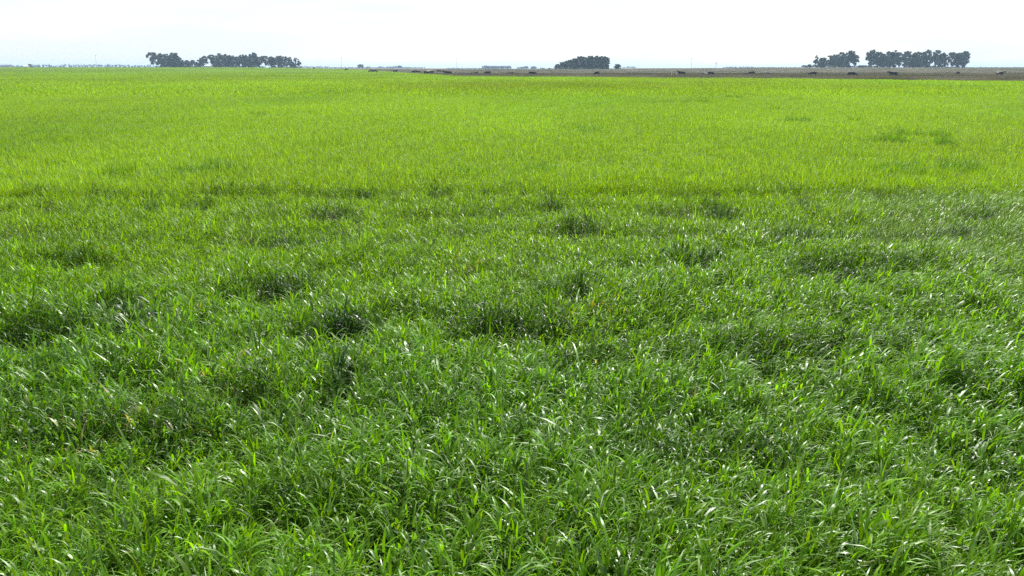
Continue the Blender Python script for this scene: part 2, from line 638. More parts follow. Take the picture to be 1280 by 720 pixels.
g1 = near_grass(1.6, 5.0, 245, 18, 4, 1.0, 21, 3.6)
tag(g1, 'rank green grass nearest the camera, its glossy leaves arching over', 'grass', kind='stuff')
g1b = near_grass(5.0, 10.0, 190, 16, 3, 1.12, 23, 3.6)
tag(g1b, 'dense green grass behind the foreground with small dark hollows', 'grass', kind='stuff')
g2 = near_grass(10.0, 18.5, 124, 15, 2, 1.3, 22, 3.6)
tag(g2, 'band of green grass with a row of dark tufts where the colour turns lime', 'grass', kind='stuff')


# farther out: patches of blades, placed by geometry nodes
def patch(name, size, n, h, w, S, seed, colour, material, spread=.3, th=(1.1, .5)):
    r = np.random.default_rng(seed)
    x = (r.random(n) - .5) * size
    y = (r.random(n) - .5) * size
    hh = h * np.exp(r.normal(0, .2, n)) * (.75 + .5 * N1(x * 1.6 + seed * 7.3, y * 1.6))
    z0 = hh * np.where(r.random(n) < .45, 0, r.random(n) * .6)
    ln = hh * 1.25 - z0 * .75
    phi = r.random(n) * 2 * math.pi
    th0 = np.abs(r.normal(.25, .2, n))
    th1 = th0 + np.clip(r.normal(th[0], th[1], n), .1, 2.4)
    V = blades(x, y, z0, ln, w * (.7 + .6 * r.random(n)), phi, th0, th1, 1.1 + r.random(n), r.normal(0, .9, n), S)
    c = np.ones((n, 3)) * np.array(colour) * np.exp(r.normal(0, spread, (n, 1))) * np.exp(r.normal(0, .08, (n, 3)))
    me = blade_mesh(name, V, c, S, material)
    return bpy.data.objects.new(name, me)


def gn_scatter(name, protos, pos, rotz, scale, tint):
    coll = bpy.data.collections.new(name + '_patches')
    for p in protos:
        coll.objects.link(p)
    n = len(pos)
    me = bpy.data.meshes.new(name)
    me.vertices.add(n)
    me.vertices.foreach_set('co', pos.astype(np.float32).ravel())
    rot = np.zeros((n, 3), np.float32)
    rot[:, 2] = rotz
    a = me.attributes.new('turn', 'FLOAT_VECTOR', 'POINT')
    a.data.foreach_set('vector', rot.ravel())
    a = me.attributes.new('size', 'FLOAT_VECTOR', 'POINT')
    a.data.foreach_set('vector', scale.astype(np.float32).ravel())
    a = me.attributes.new('pick', 'INT', 'POINT')
    a.data.foreach_set('value', rng.integers(0, len(protos), n).astype(np.int32))
    a = me.attributes.new('tint', 'FLOAT_COLOR', 'POINT')
    c4 = np.ones((n, 4), np.float32)
    c4[:, :3] = tint
    a.data.foreach_set('color', c4.ravel())
    o = bpy.data.objects.new(name, me)
    COL.objects.link(o)
    ng = bpy.data.node_groups.new(name + '_nodes', 'GeometryNodeTree')
    ng.interface.new_socket('Geometry', in_out='INPUT', socket_type='NodeSocketGeometry')
    ng.interface.new_socket('Geometry', in_out='OUTPUT', socket_type='NodeSocketGeometry')
    gi, go = ng.nodes.new('NodeGroupInput'), ng.nodes.new('NodeGroupOutput')
    ci = ng.nodes.new('GeometryNodeCollectionInfo')
    ci.inputs['Collection'].default_value = coll
    ci.inputs['Separate Children'].default_value = True
    ci.inputs['Reset Children'].default_value = True
    ip = ng.nodes.new('GeometryNodeInstanceOnPoints')
    ip.inputs['Pick Instance'].default_value = True

    def named(nm, ty):
        q = ng.nodes.new('GeometryNodeInputNamedAttribute')
        q.data_type = ty
        q.inputs['Name'].default_value = nm
        return q.outputs['Attribute']
    ng.links.new(gi.outputs[0], ip.inputs['Points'])
    ng.links.new(ci.outputs[0], ip.inputs['Instance'])
    ng.links.new(named('pick', 'INT'), ip.inputs['Instance Index'])
    ng.links.new(named('turn', 'FLOAT_VECTOR'), ip.inputs['Rotation'])
    ng.links.new(named('size', 'FLOAT_VECTOR'), ip.inputs['Scale'])
    ng.links.new(ip.outputs[0], go.inputs[0])
    md = o.modifiers.new('scatter', 'NODES')
    md.node_group = ng
    return o


def lattice(y0, y1, step, inside, r, xmax=None, slope=.66):
    out = []
    y = y0
    while y < y1:
        half = slope * y + 3
        xs_ = np.arange(-half, half, step)
        xs_ = xs_ + (r.random(len(xs_)) - .5) * step * .7
        ys_ = y + (r.random(len(xs_)) - .5) * step * .7
        m = inside(xs_, ys_)
        out.append(np.stack([xs_[m], ys_[m]], 1))
        y += step * .9
    return np.concatenate(out)


def far_tint(x, y):
    L = lush(x, y)[:, None]
    c = C_YEL * (1 - L) + C_LUSH * L
    big = N2(x * .03 + 11, y * .018 + 2)[:, None]
    mid = N4(x * .22 + 5, y * .09)[:, None]
    return c * (0.82 + .36 * big) * (0.90 + .20 * mid) * np.array([1, 1, 1]) * (1 + (big - .5) * np.array([-.10, .03, .05]))


rf = np.random.default_rng(31)
protos = [patch('grass_patch_%d' % k, 1.3, 2300, .205, .0082, 3, 40 + k, (1, 1, 1), M_BLADE_I, .24, (1.3, .5)) for k in range(8)]
P = lattice(13.3, 66, 0.95, lambda x, y: (y < field_edge(x)) & (y > growth_edge(x) + .35), rf)
up, dn = tufts(P[:, 0].copy(), P[:, 1].copy())
sc = np.ones((len(P), 3))
sc[:, 2] = (.9 + .22 * N1(P[:, 0] * .5, P[:, 1] * .5)) * (1 + .2 * up) * (1 - .5 * np.clip(dn, 0, 1))
tn = far_tint(P[:, 0], P[:, 1])
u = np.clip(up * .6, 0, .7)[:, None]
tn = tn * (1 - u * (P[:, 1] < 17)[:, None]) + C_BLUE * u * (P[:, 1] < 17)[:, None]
g3 = gn_scatter('grass', protos, np.column_stack([P, terrain(P[:, 0], P[:, 1])]), rf.random(len(P)) * 6.28, sc, tn)
tag(g3, 'smooth yellow-green grass of the middle field beyond the dark tufts', 'grass', kind='stuff')

fl = [patch('dark_tuft_%d' % k, .75, 520, .25, .011, 3, 90 + k, (1, 1, 1), M_BLADE_I, .28) for k in range(4)]
FQ = []
for k in range(34):
    yy = 17 + 75 * rf.random() ** 1.5
    xx = (rf.random() * 1.26 - .63) * yy
    for q in range(rf.integers(1, 5)):
        FQ.append((xx + rf.normal(0, .55 + .010 * yy), yy + rf.normal(0, .22 + .004 * yy)))
FQ = np.array(FQ)
FQ = FQ[FQ[:, 1] > growth_edge(FQ[:, 0]) + 1.0]
sc = np.ones((len(FQ), 3)) * (.55 + .75 * rf.random((len(FQ), 1)))
sc[:, 2] = .85 + .35 * rf.random(len(FQ))
kk = rf.random((len(FQ), 1)) ** 1.3
g7 = gn_scatter('grass', fl, np.column_stack([FQ, terrain(FQ[:, 0], FQ[:, 1])]), rf.random(len(FQ)) * 6.28, sc,
                (C_LUSH * .6 + C_YEL * .4) * kk + (C_BLUE + C_LUSH * .25) * 1.5 * (1 - kk))
tag(g7, 'loose streaks of darker tufts dotted through the lime middle field', 'grass', kind='stuff')

protos2 = [patch('grass_far_patch_%d' % k, 3.2, 1900, .24, .028, 2, 60 + k, (1, 1, 1), M_BLADE_I) for k in range(6)]
P = lattice(65, 216, 2.5, lambda x, y: y < field_edge(x) - .6, rf, slope=.64)
Q = lattice(214, 770, 6.0, lambda x, y: y < field_edge(x) - 1.5, rf, slope=.64)
protos4 = [patch('grass_end_patch_%d' % k, 7.4, 3800, .26, .05, 2, 70 + k, (1, 1, 1), M_BLADE_I, .3, (.7, .4)) for k in range(4)]
qos = np.column_stack([Q, terrain(Q[:, 0], Q[:, 1])])
qs = np.ones((len(qos), 3))
g6 = gn_scatter('grass', protos4, qos, rf.random(len(qos)) * 6.28, qs, far_tint(qos[:, 0], qos[:, 1]))
tag(g6, 'farthest green of the field running back to the left grove', 'grass', kind='stuff')
pos = np.column_stack([P, terrain(P[:, 0], P[:, 1])])
sc = np.ones((len(pos), 3))
sc[:, 2] = .85 + .35 * N1(pos[:, 0] * .3, pos[:, 1] * .3)
g4 = gn_scatter('grass', protos2, pos, rf.random(len(pos)) * 6.28, sc, far_tint(pos[:, 0], pos[:, 1]))
tag(g4, 'bright far part of the green field reaching back to the pasture', 'grass', kind='stuff')

# dry pasture behind the crop
protos3 = [patch('dry_patch_%d' % k, 3.4, 900, .38, .03, 2, 80 + k, (1, 1, 1), M_DRY, .25, (.8, .4)) for k in range(5)]
A = lattice(100, 330, 2.6, lambda x, y: (y > field_edge(x) + .5), rf, slope=.66)
A = A[A[:, 0] > -60]
B = lattice(328, 640, 7.5, lambda x, y: (y > field_edge(x) + 2), rf, slope=.62)
pos = np.concatenate([A, B])
pos = np.column_stack([pos, terrain(pos[:, 0], pos[:, 1])])
sc = np.ones((len(pos), 3))
sc[len(A):, :2] = 2.4
edge_gap = pos[:, 1] - field_edge(pos[:, 0])
sc[:, 2] = (.45 + .8 * N2(pos[:, 0] * .12 + 30, pos[:, 1] * .07)) * (.8 + .4 * N3(pos[:, 0] * .5, pos[:, 1] * .5))
ta = np.array([.150, .136, .086])
tb = np.array([.080, .086, .038])
tcx = smooth(.35, .7, N4(pos[:, 0] * .022 + 3, pos[:, 1] * .09 + 8))[:, None]
tn = (ta * (1 - tcx) + tb * tcx) * (.8 + .4 * N1(pos[:, 0] * .2, pos[:, 1] * .11))[:, None]
g5 = gn_scatter('dry_grass', protos3, pos, rf.random(len(pos)) * 6.28, sc, tn)
tag(g5, 'tan dry pasture grass in the strip behind the green field', 'dry grass', kind='stuff')


# ------------------------------------------------------------------ trees
def leaf_cards(r, centres, radii, per, size, squash=.8):
    """leaf sprays: bent two-triangle pieces gathered round clump centres"""
    n = len(centres) * per
    c = np.repeat(centres, per, 0)
    rad = np.repeat(radii, per)
    d = r.normal(0, 1, (n, 3))
    d /= np.linalg.norm(d, axis=1)[:, None]
    pos = c + d * (rad * r.random(n) ** .45)[:, None] * np.array([1, 1, squash])
    a = r.normal(0, 1, (n, 3))
    a /= np.linalg.norm(a, axis=1)[:, None]
    b = np.cross(a, r.normal(0, 1, (n, 3)))
    b /= np.linalg.norm(b, axis=1)[:, None]
    s = size * (.6 + .8 * r.random(n))
    V = np.zeros((n, 4, 3))
    V[:, 0] = pos - a * s[:, None]
    V[:, 1] = pos + b * (s * .45)[:, None]
    V[:, 2] = pos + a * s[:, None]
    V[:, 3] = pos - b * (s * .45)[:, None] + np.cross(a, b) * (s * .25)[:, None]
    return V


def cards_mesh(name, V, cols, material):
    n = len(V)
    me = bpy.data.meshes.new(name)
    me.vertices.add(n * 4)
    me.vertices.foreach_set('co', V.astype(np.float32).ravel())
    lp = (np.arange(n)[:, None] * 4 + np.array([0, 1, 2, 0, 2, 3])[None]).astype(np.int32).ravel()
    me.loops.add(len(lp))
    me.loops.foreach_set('vertex_index', lp)
    me.polygons.add(n * 2)
    me.polygons.foreach_set('loop_start', np.arange(0, n * 6, 3).astype(np.int32))
    a = me.attributes.new('col', 'FLOAT_COLOR', 'POINT')
    c4 = np.ones((n, 4, 4), np.float32)
    c4[:, :, :3] = cols[:, None, :]
    a.data.foreach_set('color', c4.ravel())
    me.update(calc_edges=True)
    me.materials.append(material)
    return me


LEAF = np.array([.036, .058, .026])


def leaf_cols(r, n):
    return np.clip(LEAF * np.exp(r.normal(0, .3, (n, 1))) * np.exp(r.normal(0, .1, (n, 3))), .008, .3)


def tree(px, wpx, top, dist, kind, label, group, seed, cat='tree'):
    """one tree: tapered trunk with limbs, crown of leaf clumps with gaps"""
    r = np.random.default_rng(seed)
    x, y, z = far(px, dist)
    H = (HORIZON - top) / FH * dist + CAM_H - z
    W = wpx / FH * dist * (.5 if kind in ('bush', 'narrow') else .58)
    root = empty({'bush': 'bush', 'narrow': 'slender_tree'}.get(kind, 'tree'), (x, y, z - .05))
    tag(root, label, cat, group)
    bare = {'tall': .03, 'open': .13, 'dense': .0, 'bush': .0, 'narrow': .0, 'cap': .20}[kind]
    tr = MB()
    hb = max(H * bare, .3)
    sway = r.normal(0, .04, 2) * H
    n_st = 2 if (kind in ('open', 'tall') and W > 2.5) else 1
    limb_ends = []
    rad = max(.10, .020 * H)
    for k in range(n_st):
        off = (k - (n_st - 1) / 2) * W * .5
        pts = [(off * .3, 0, 0), (off * .55 + sway[0] * .3, sway[1] * .3, H * .33), (off + sway[0], sway[1], H * .62),
               (off * 1.1 + sway[0] * 1.3, sway[1] * 1.2, H * .90)]
        tr.tube(pts, [rad * 1.1, rad * .85, rad * .55, rad * .16], 6)
    nl = {'tall': 7, 'open': 7, 'dense': 5, 'bush': 4, 'narrow': 4, 'cap': 6}[kind]
    for k in range(nl):
        hz = H * (bare + .08 + (.62 - bare) * r.random())
        an = 2 * math.pi * (k + r.random() * .7) / nl
        rl = W * (.5 + .45 * r.random())
        e = (math.cos(an) * rl, math.sin(an) * rl, min(hz + H * (.12 + .2 * r.random()), H * .92))
        mid = (e[0] * .45, e[1] * .45, hz + (e[2] - hz) * .35)
        tr.tube([(sway[0] * .5, sway[1] * .5, hz - .1), mid, e], [rad * .45, rad * .3, rad * .1], 5)
        limb_ends.append(e)
    tr.build('trunk', M_BARK, root, smooth=True)
    # clumps through the crown's volume
    cs, rs = [], []
    Hc = H * (.93 if kind in ('tall', 'open', 'dense') else 1.0)
    zc, hz = (Hc + H * bare) / 2, (Hc - H * bare) / 2
    ncl = {'tall': 46, 'open': 30, 'dense': 52, 'bush': 20, 'narrow': 18, 'cap': 20}[kind]
    for k in range(ncl * 4):
        if len(cs) >= ncl:
            break
        d = r.normal(0, 1, 3)
        d /= np.linalg.norm(d)
        q = r.random() ** .42
        zt = d[2] * q
        wid = {'tall': 1 - .25 * zt, 'open': 1 + .25 * zt, 'dense': 1 - .30 * zt, 'bush': 1 - .3 * zt, 'narrow': 1 - .4 * zt,
               'cap': .8 + .5 * zt}[kind]
        c = np.array([d[0] * q * W * wid + sway[0] * (zt + 1) * .6, d[1] * q * W * wid, zc + zt * hz])
        rr = min(W, hz) * (.20 + .20 * r.random()) * (1.25 if kind in ('dense', 'bush') else .95)
        if c[2] + rr * .8 > Hc:
            c[2] = Hc - rr * .8
        if c[2] - rr < 0:
            c[2] = rr * .9
        cs.append(c)
        rs.append(rr)
    for e in limb_ends:
        cs.append(np.array(e))
        rs.append(min(W, hz) * (.18 + .14 * r.random()))
    if kind in ('tall', 'open', 'dense'):
        for k in range(6):
            q = (k + r.random()) / 6 * 2 - 1
            cs.append(np.array([q * W * .85 + sway[0], r.normal(0, .2) * W, H * (.80 + .16 * r.random() - .10 * q * q)]))
            rs.append(H * (.035 + .03 * r.random()))
    if kind == 'cap':
        for k in range(4):
            cs.append(np.array([sway[0] + (k - 1.5) * W * .28, r.normal(0, .2) * W, H - .12 * H * .5]))
            rs.append(W * .26)
    cs.append(np.array([sway[0] * 1.3 + r.normal(0, .15) * W, 0, H * .955]))
    rs.append(H * .045 + .1)
    per = {'tall': 46, 'open': 40, 'dense': 52, 'bush': 46, 'narrow': 44, 'cap': 36}[kind]
    V = leaf_cards(r, np.array(cs), np.array(rs), per, .36 + .028 * H)
    V[:, :, 2] = np.clip(V[:, :, 2], .02, H)
    me = cards_mesh('crown', V, leaf_cols(r, len(V)), M_LEAF)
    co = bpy.data.objects.new('crown', me)
    COL.objects.link(co)
    co.parent = root
    return root


LEFT = [  # photo column, width, top row, kind, look
    (192.5, 12, 66.0, 'cap', 'umbrella-topped tree with thin bare limbs, leftmost of the left grove'),
    (203, 11, 67.0, 'tall', 'upright tree just right of the umbrella-topped tree in the left grove'),
    (210, 12, 67.5, 'dense', 'thick grey-green tree, third from the left end of the left grove'),
    (217, 13, 66.2, 'dense', 'tall rounded tree on the right of the dense left block of trees'),
    (222, 7, 70.0, 'dense', 'tree with a steep right side beside the first dip of the left grove'),
    (228.5, 10, 75.0, 'bush', 'low round tree in the first dip of the left grove, left one of two'),
    (234, 7, 75.2, 'bush', 'low small tree in the first dip of the left grove, right one of two'),
    (241, 10, 75.0, 'bush', 'flat-topped low tree just right of the first dip of the left grove'),
    (248.5, 10, 74.5, 'bush', 'low dark tree left of the two white sheds in the left grove'),
    (256, 8, 70.0, 'open', 'thin forked tree rising behind the two white sheds'),
    (265.5, 8, 68.8, 'cap', 'thin tree with a small tufted top right of the white sheds'),
    (272, 11, 72.0, 'dense', 'lower tree on the left shoulder of the broad dome-shaped tree'),
    (279.5, 17, 67.2, 'dense', 'broad dome-shaped tree in the middle of the left grove'),
    (288, 10, 69.2, 'tall', 'tree on the right shoulder of the broad dome-shaped tree'),
    (296, 11, 71.0, 'tall', 'lower tree in the second dip of the left grove'),
    (304, 10, 68.4, 'tall', 'pointed tree right of the second dip of the left grove'),
    (310.5, 10, 69.5, 'dense', 'flat-topped tree left of the tallest dark column in the left grove'),
    (318, 10, 66.3, 'tall', 'tall dark column-like tree in the right half of the left grove'),
    (324, 8, 71.0, 'open', 'smaller tree on the right side of the tall dark column-like tree'),
    (332, 11, 70.3, 'cap', 'round-headed tree on a bare trunk with sky showing beneath'),
    (341.5, 11, 70.8, 'tall', 'tree just right of the sky gap in the left grove'),
    (350, 10, 69.9, 'tall', 'highest tree in the right end block of the left grove'),
    (358.5, 12, 71.0, 'open', 'tree with a flat slanting top near the right end of the left grove'),
    (365, 9, 76.0, 'bush', 'low sloping tree near the right end of the left grove'),
    (369.5, 5, 72.5, 'narrow', 'slender tree standing apart at the right end, left one of a pair'),
    (374.5, 5, 73.8, 'narrow', 'slender tree standing apart at the right end, right one of a pair'),
]
for i, (px, w, top, kind, lab) in enumerate(LEFT):
    tree(px, w, top, 800 + 14 * ((i * 7) % 5 - 2), kind, lab, 'trees of the left grove', 100 + i)

MID = [
    (696.5, 8, 80.0, 'bush', 'lowest tree at the sloping left end of the dark middle plantation'),
    (703.5, 11, 77.4, 'dense', 'second tree up the sloping left side of the middle plantation'),
    (711, 11, 75.2, 'dense', 'third tree up the sloping left side of the middle plantation'),
    (718, 11, 73.2, 'dense', 'fourth tree up the sloping left side of the middle plantation'),
    (725, 11, 70.4, 'dense', 'tree at the top of the slope, a slight peak in the middle plantation'),
    (732, 11, 71.4, 'dense', 'tree in the slight notch of the middle plantation top'),
    (739, 11, 70.0, 'dense', 'tallest tree right of the notch in the middle plantation'),
    (746, 11, 69.9, 'dense', 'tall tree third from the right end of the middle plantation'),
    (752.5, 10, 70.4, 'dense', 'tall tree second from the right end of the middle plantation'),
    (756.5, 9, 70.8, 'dense', 'tree forming the steep right end of the middle plantation'),
]
for i, (px, w, top, kind, lab) in enumerate(MID):
    tree(px, w, top, 650 + 6 * (i % 3), kind, lab, 'trees of the middle plantation', 200 + i)
tree(772, 8, 80.2, 660, 'bush', 'small round tree standing alone right of the middle plantation', None, 230)

RIGHT = [
    (1011, 22, 80.6, 'bush', 'low spreading bush at the left foot of the right grove'),
    (1019.5, 6, 69.6, 'narrow', 'slender pointed tree first from the left in the right grove'),
    (1027.5, 9, 72.2, 'tall', 'small tree left of the first big block of the right grove'),
    (1042, 14, 68.4, 'dense', 'broad tree on the left of the first block of the right grove'),
    (1052.5, 13, 65.8, 'dense', 'high tree in the middle of the first block of the right grove'),
    (1060.5, 10, 63.8, 'tall', 'tallest tree of the first block of the right grove'),
    (1068.5, 8, 69.0, 'open', 'tree with a drooping branch at the right of the first block'),
    (1077, 12, 81.6, 'bush', 'low bush in the wide gap between two blocks of the right grove'),
    (1087.5, 11, 62.6, 'tall', 'tall tree just right of the wide gap in the right grove'),
    (1096, 9, 65.2, 'tall', 'second tree right of the wide gap in the right grove'),
    (1102, 8, 67.5, 'dense', 'lower thick tree third right of the wide gap in the right grove'),
    (1109, 11, 64.6, 'dense', 'thick tree left of the forked open tree in the right grove'),
    (1116, 11, 63.4, 'tall', 'tall ragged tree beside the forked open tree in the right grove'),
    (1123.5, 9, 66.0, 'open', 'forked open tree with sky showing beneath its crown'),
    (1133.5, 11, 64.2, 'tall', 'tree right of the sky gap in the middle of the right grove'),
    (1142, 12, 66.0, 'dense', 'wide grey-green tree in the middle of the right grove'),
    (1150, 11, 65.0, 'tall', 'tree left of the highest point of the right grove'),
    (1158, 11, 62.6, 'tall', 'tree at the highest point of the right grove'),
    (1169, 9, 63.2, 'tall', 'pointed tree, fifth from the right end of the right grove'),
    (1176.5, 9, 66.2, 'tall', 'tree left of the slit of sky near the right end'),
    (1181.5, 6, 69.0, 'narrow', 'slender tree in the slit of sky near the right end'),
    (1190, 11, 65.6, 'open', 'tree second from the right end of the right grove, sky under it'),
    (1197.5, 10, 66.4, 'tall', 'middle tree of the last three at the right end'),
    (1203.5, 11, 64.4, 'tall', 'rightmost tree of the right grove leaning a little outward'),
]
for i, (px, w, top, kind, lab) in enumerate(RIGHT):
    tree(px, w, top, 700 + 10 * ((i * 3) % 5 - 2), kind, lab, 'trees of the right grove', 300 + i)

FARROW = [
    (451, 7, 80.2, 'dense', 'dark round tree on the skyline right of the left grove'),
    (460.5, 7, 83.0, 'bush', 'low tree on the skyline just right of the dark round tree'),
    (476.5, 9, 82.6, 'bush', 'hazy low tree left of the long hazy clump on the skyline'),
    (487, 9, 82.8, 'bush', 'hazy tree in the left half of the long skyline clump'),
    (494, 9, 82.5, 'bush', 'hazy tree in the right half of the long skyline clump'),
    (499.5, 5, 81.8, 'dense', 'small pointed hazy tree closing the long skyline clump'),
    (509, 8, 83.8, 'bush', 'low hazy tree above the pair of cattle left of the cream cow'),
    (606.5, 7, 82.0, 'dense', 'leftmost tree of the hazy row between pole and plantation'),
    (612.5, 8, 82.3, 'dense', 'second tree of the hazy row between pole and plantation'),
    (618.5, 8, 82.2, 'dense', 'third tree of the hazy row between pole and plantation'),
    (624, 8, 82.3, 'dense', 'fourth tree of the hazy row between pole and plantation'),
    (629, 7, 82.3, 'dense', 'fifth tree of the hazy row between pole and plantation'),
    (635.5, 7, 82.2, 'dense', 'rightmost tree of the hazy row, set a little apart'),
    (647.5, 6, 84.0, 'bush', 'low hazy tree between the hazy row and a pair of trees'),
    (653, 5, 83.4, 'dense', 'left one of a close pair of small hazy trees'),
    (657.5, 5, 82.7, 'dense', 'right taller one of a close pair of small hazy trees'),
    (666.5, 7, 82.8, 'dense', 'hazy tree with a rounded top left of the dark low bush'),
    (678, 7, 84.6, 'bush', 'dark low bush on the skyline left of the middle plantation'),
    (687, 5, 84.8, 'bush', 'tiny bush touching the left end of the middle plantation'),
    (780, 7, 84.0, 'bush', 'low hazy tree right of the small round lone tree'),
    (786, 8, 83.0, 'bush', 'hazy skyline tree, left of two beyond the lone tree'),
    (792, 7, 83.2, 'bush', 'hazy skyline tree, right of two beyond the lone tree'),
    (912.5, 5, 83.6, 'bush', 'small bush beside the windmill on the skyline'),
]
for i, (px, w, top, kind, lab) in enumerate(FARROW):
    tree(px, w, top, 1350 if i in (0, 17, 18) else 1650 + 40 * (i % 4), kind, lab, 'small trees along the skyline', 400 + i)


def far_wood(name, spans, dist, label, seed):
    """a distant wood that reads as one uneven mass"""
    r = np.random.default_rng(seed)
    cs, rs = [], []
    for a, b, top in spans:
        px = a
        while px < b:
            x, y, z = far(px, dist + r.normal(0, 25))
            h = max(1.2, ((HORIZON - top) / FH * dist + CAM_H - z) * (.72 + .38 * r.random()))
            w = (1.6 + 3.0 * r.random())
            for k in range(3):
                cs.append((x + r.normal(0, w * .4), y + r.normal(0, 3), z + h * (.25 + .28 * k)))
                rs.append(max(.7, h * .30))
            px += w / dist * FH * .8
    V = leaf_cards(r, np.array(cs), np.array(rs), 12, 1.0)
    me = cards_mesh(name, V, leaf_cols(r, len(V)), M_LEAF)
    o = bpy.data.objects.new(name, me)
    COL.objects.link(o)
    return tag(o, label, 'wood', kind='stuff')


far_wood('far_wood', [(-60, 2, 82.8), (14, 30, 81.8), (36, 66, 80.8), (66, 78, 82.0), (78, 112, 80.4), (112, 150, 80.5), (150, 190, 81.2)],
         1700, 'long hazy wood on the skyline at the far left', 501)
far_wood('far_wood', [(374, 412, 83.0), (412, 450, 83.8), (454, 530, 84.2), (560, 604, 85.2)],
         2000, 'thin hazy wood along the skyline behind the cattle at left', 502)
far_wood('far_wood', [(905, 942, 83.4), (942, 1004, 84.0)], 1900, 'low hazy wood on the skyline left of the right grove', 503)
far_wood('far_wood', [(1205, 1345, 84.0)], 1800, 'low hazy wood on the skyline at the far right', 504)


def undergrowth(spans, dist, label, seed):
    r = np.random.default_rng(seed)
    cs, rs = [], []
    for a, b, hh in spans:
        for px in np.arange(a, b, .9):
            x, y, z = far(px, dist + r.normal(0, 9))
            h = hh * (.6 + .6 * r.random())
            cs.append((x, y, z + h * .5))
            rs.append(h * .6)
    V = leaf_cards(r, np.array(cs), np.array(rs), 22, .4)
    me = cards_mesh('undergrowth', V, leaf_cols(r, len(V)), M_LEAF)
    o = bpy.data.objects.new('undergrowth', me)
    COL.objects.link(o)
    return tag(o, label, 'undergrowth', kind='stuff')


undergrowth([(195, 255, 2.2), (264, 330, 2.4), (338, 376, 1.8)], 812, 'dark undergrowth along the foot of the left grove', 511)
undergrowth([(693, 759, 2.0)], 655, 'dark undergrowth under the middle plantation', 512)
undergrowth([(1004, 1068, 2.4), (1072, 1112, 2.0), (1130, 1146, 2.0), (1152, 1174, 2.0), (1180, 1200, 1.0)], 706, 'dark undergrowth along the foot of the right grove', 513)


# ------------------------------------------------------------------ cattle
def cow_mesh(name, pose):
    if pose == 'lying':
        zb = -.52
    else:
        zb = 0.0
    P, E, RR = [], [], []

    def add(p, r, link=None):
        P.append(p)
        RR.append(r)
        if link is not None:
            E.append((link, len(P) - 1))
        return len(P) - 1
    hips = add((-.72, 0, 1.10 + zb), .30)
    rump = add((-.98, 0, 1.08 + zb), .22, hips)
    belly = add((-.12, 0, 1.00 + zb), .38, hips)
    chest = add((.48, 0, 1.02 + zb), .36, belly)
    if pose == 'grazing':
        nk = add((.86, 0, .92), .21, chest)
        poll = add((1.18, 0, .58), .15, nk)
        face = add((1.32, 0, .36), .115, poll)
        muz = add((1.40, 0, .18), .085, face)
        ear = (1.15, .24, .62)
    else:
        nk = add((.86, 0, 1.22 + zb), .21, chest)
        poll = add((1.18, 0, 1.38 + zb), .15, nk)
        face = add((1.36, 0, 1.27 + zb), .115, poll)
        muz = add((1.54, 0, 1.12 + zb), .085, face)
        ear = (1.12, .24, 1.40 + zb)
    for s in (-1, 1):
        add((ear[0], ear[1] * s, ear[2]), .04, poll)
        if pose == 'lying':
            a = add((.58, .24 * s, .30), .13, chest)
            b = add((.86, .26 * s, .12), .08, a)
            add((.52, .30 * s, .07), .06, b)
            a = add((-.60, .30 * s, .36), .19, hips)
            b = add((-.22, .42 * s, .14), .10, a)
            add((-.66, .48 * s, .08), .06, b)
        else:
            sh = .10 * s if pose == 'standing' else .05 * s
            a = add((.50, .19 * s, .74), .14, chest)
            b = add((.53 + sh, .19 * s, .42), .075, a)
            c = add((.51 + sh, .19 * s, .10), .055, b)
            add((.54 + sh, .19 * s, .03), .065, c)
            a = add((-.66, .20 * s, .78), .18, hips)
            b = add((-.90 - sh, .19 * s, .50), .08, a)
            c = add((-.84 - sh, .19 * s, .10), .055, b)
            add((-.81 - sh, .19 * s, .03), .065, c)
    t = add((-1.16, 0, 1.16 + zb), .045, rump)
    t = add((-1.22, 0, .80 + zb), .03, t)
    add((-1.20, 0, .50 + zb * .8), .045, t)
    me = bpy.data.meshes.new(name)
    me.from_pydata(P, E, [])
    o = bpy.data.objects.new(name, me)
    COL.objects.link(o)
    sk = o.modifiers.new('skin', 'SKIN')
    for i, v in enumerate(me.skin_vertices[0].data):
        v.radius = (RR[i], RR[i])
        v.use_root = (i == 0)
    sk.use_smooth_shade = True
    o.modifiers.new('sub', 'SUBSURF').levels = 1
    dg = bpy.context.evaluated_depsgraph_get()
    out = bpy.data.meshes.new_from_object(o.evaluated_get(dg))
    bpy.data.objects.remove(o)
    co = np.zeros(len(out.vertices) * 3)
    out.vertices.foreach_get('co', co)
    co = co.reshape(-1, 3)
    co[:, 2] -= co[:, 2].min()
    out.vertices.foreach_set('co', co.ravel())
    out.name = name
    return out


COWS_OF = {p: cow_mesh('cow', p) for p in ('standing', 'grazing', 'lying')}
COW_MESH = {}


def cow(px, dist, pose, mat, heading, label, scale=1.05):
    key = (pose, mat.name)
    if key not in COW_MESH:
        me = COWS_OF[pose].copy()
        me.materials.clear()
        me.materials.append(mat)
        COW_MESH[key] = me
    o = bpy.data.objects.new('cow', COW_MESH[key])
    x, y, z = far(px, dist)
    o.location = (x, y, z - .01)
    o.rotation_euler = (0, 0, R(heading))
    o.scale = (scale,) * 3
    COL.objects.link(o)
    return tag(o, label, 'cow', 'cattle grazing behind the green field')


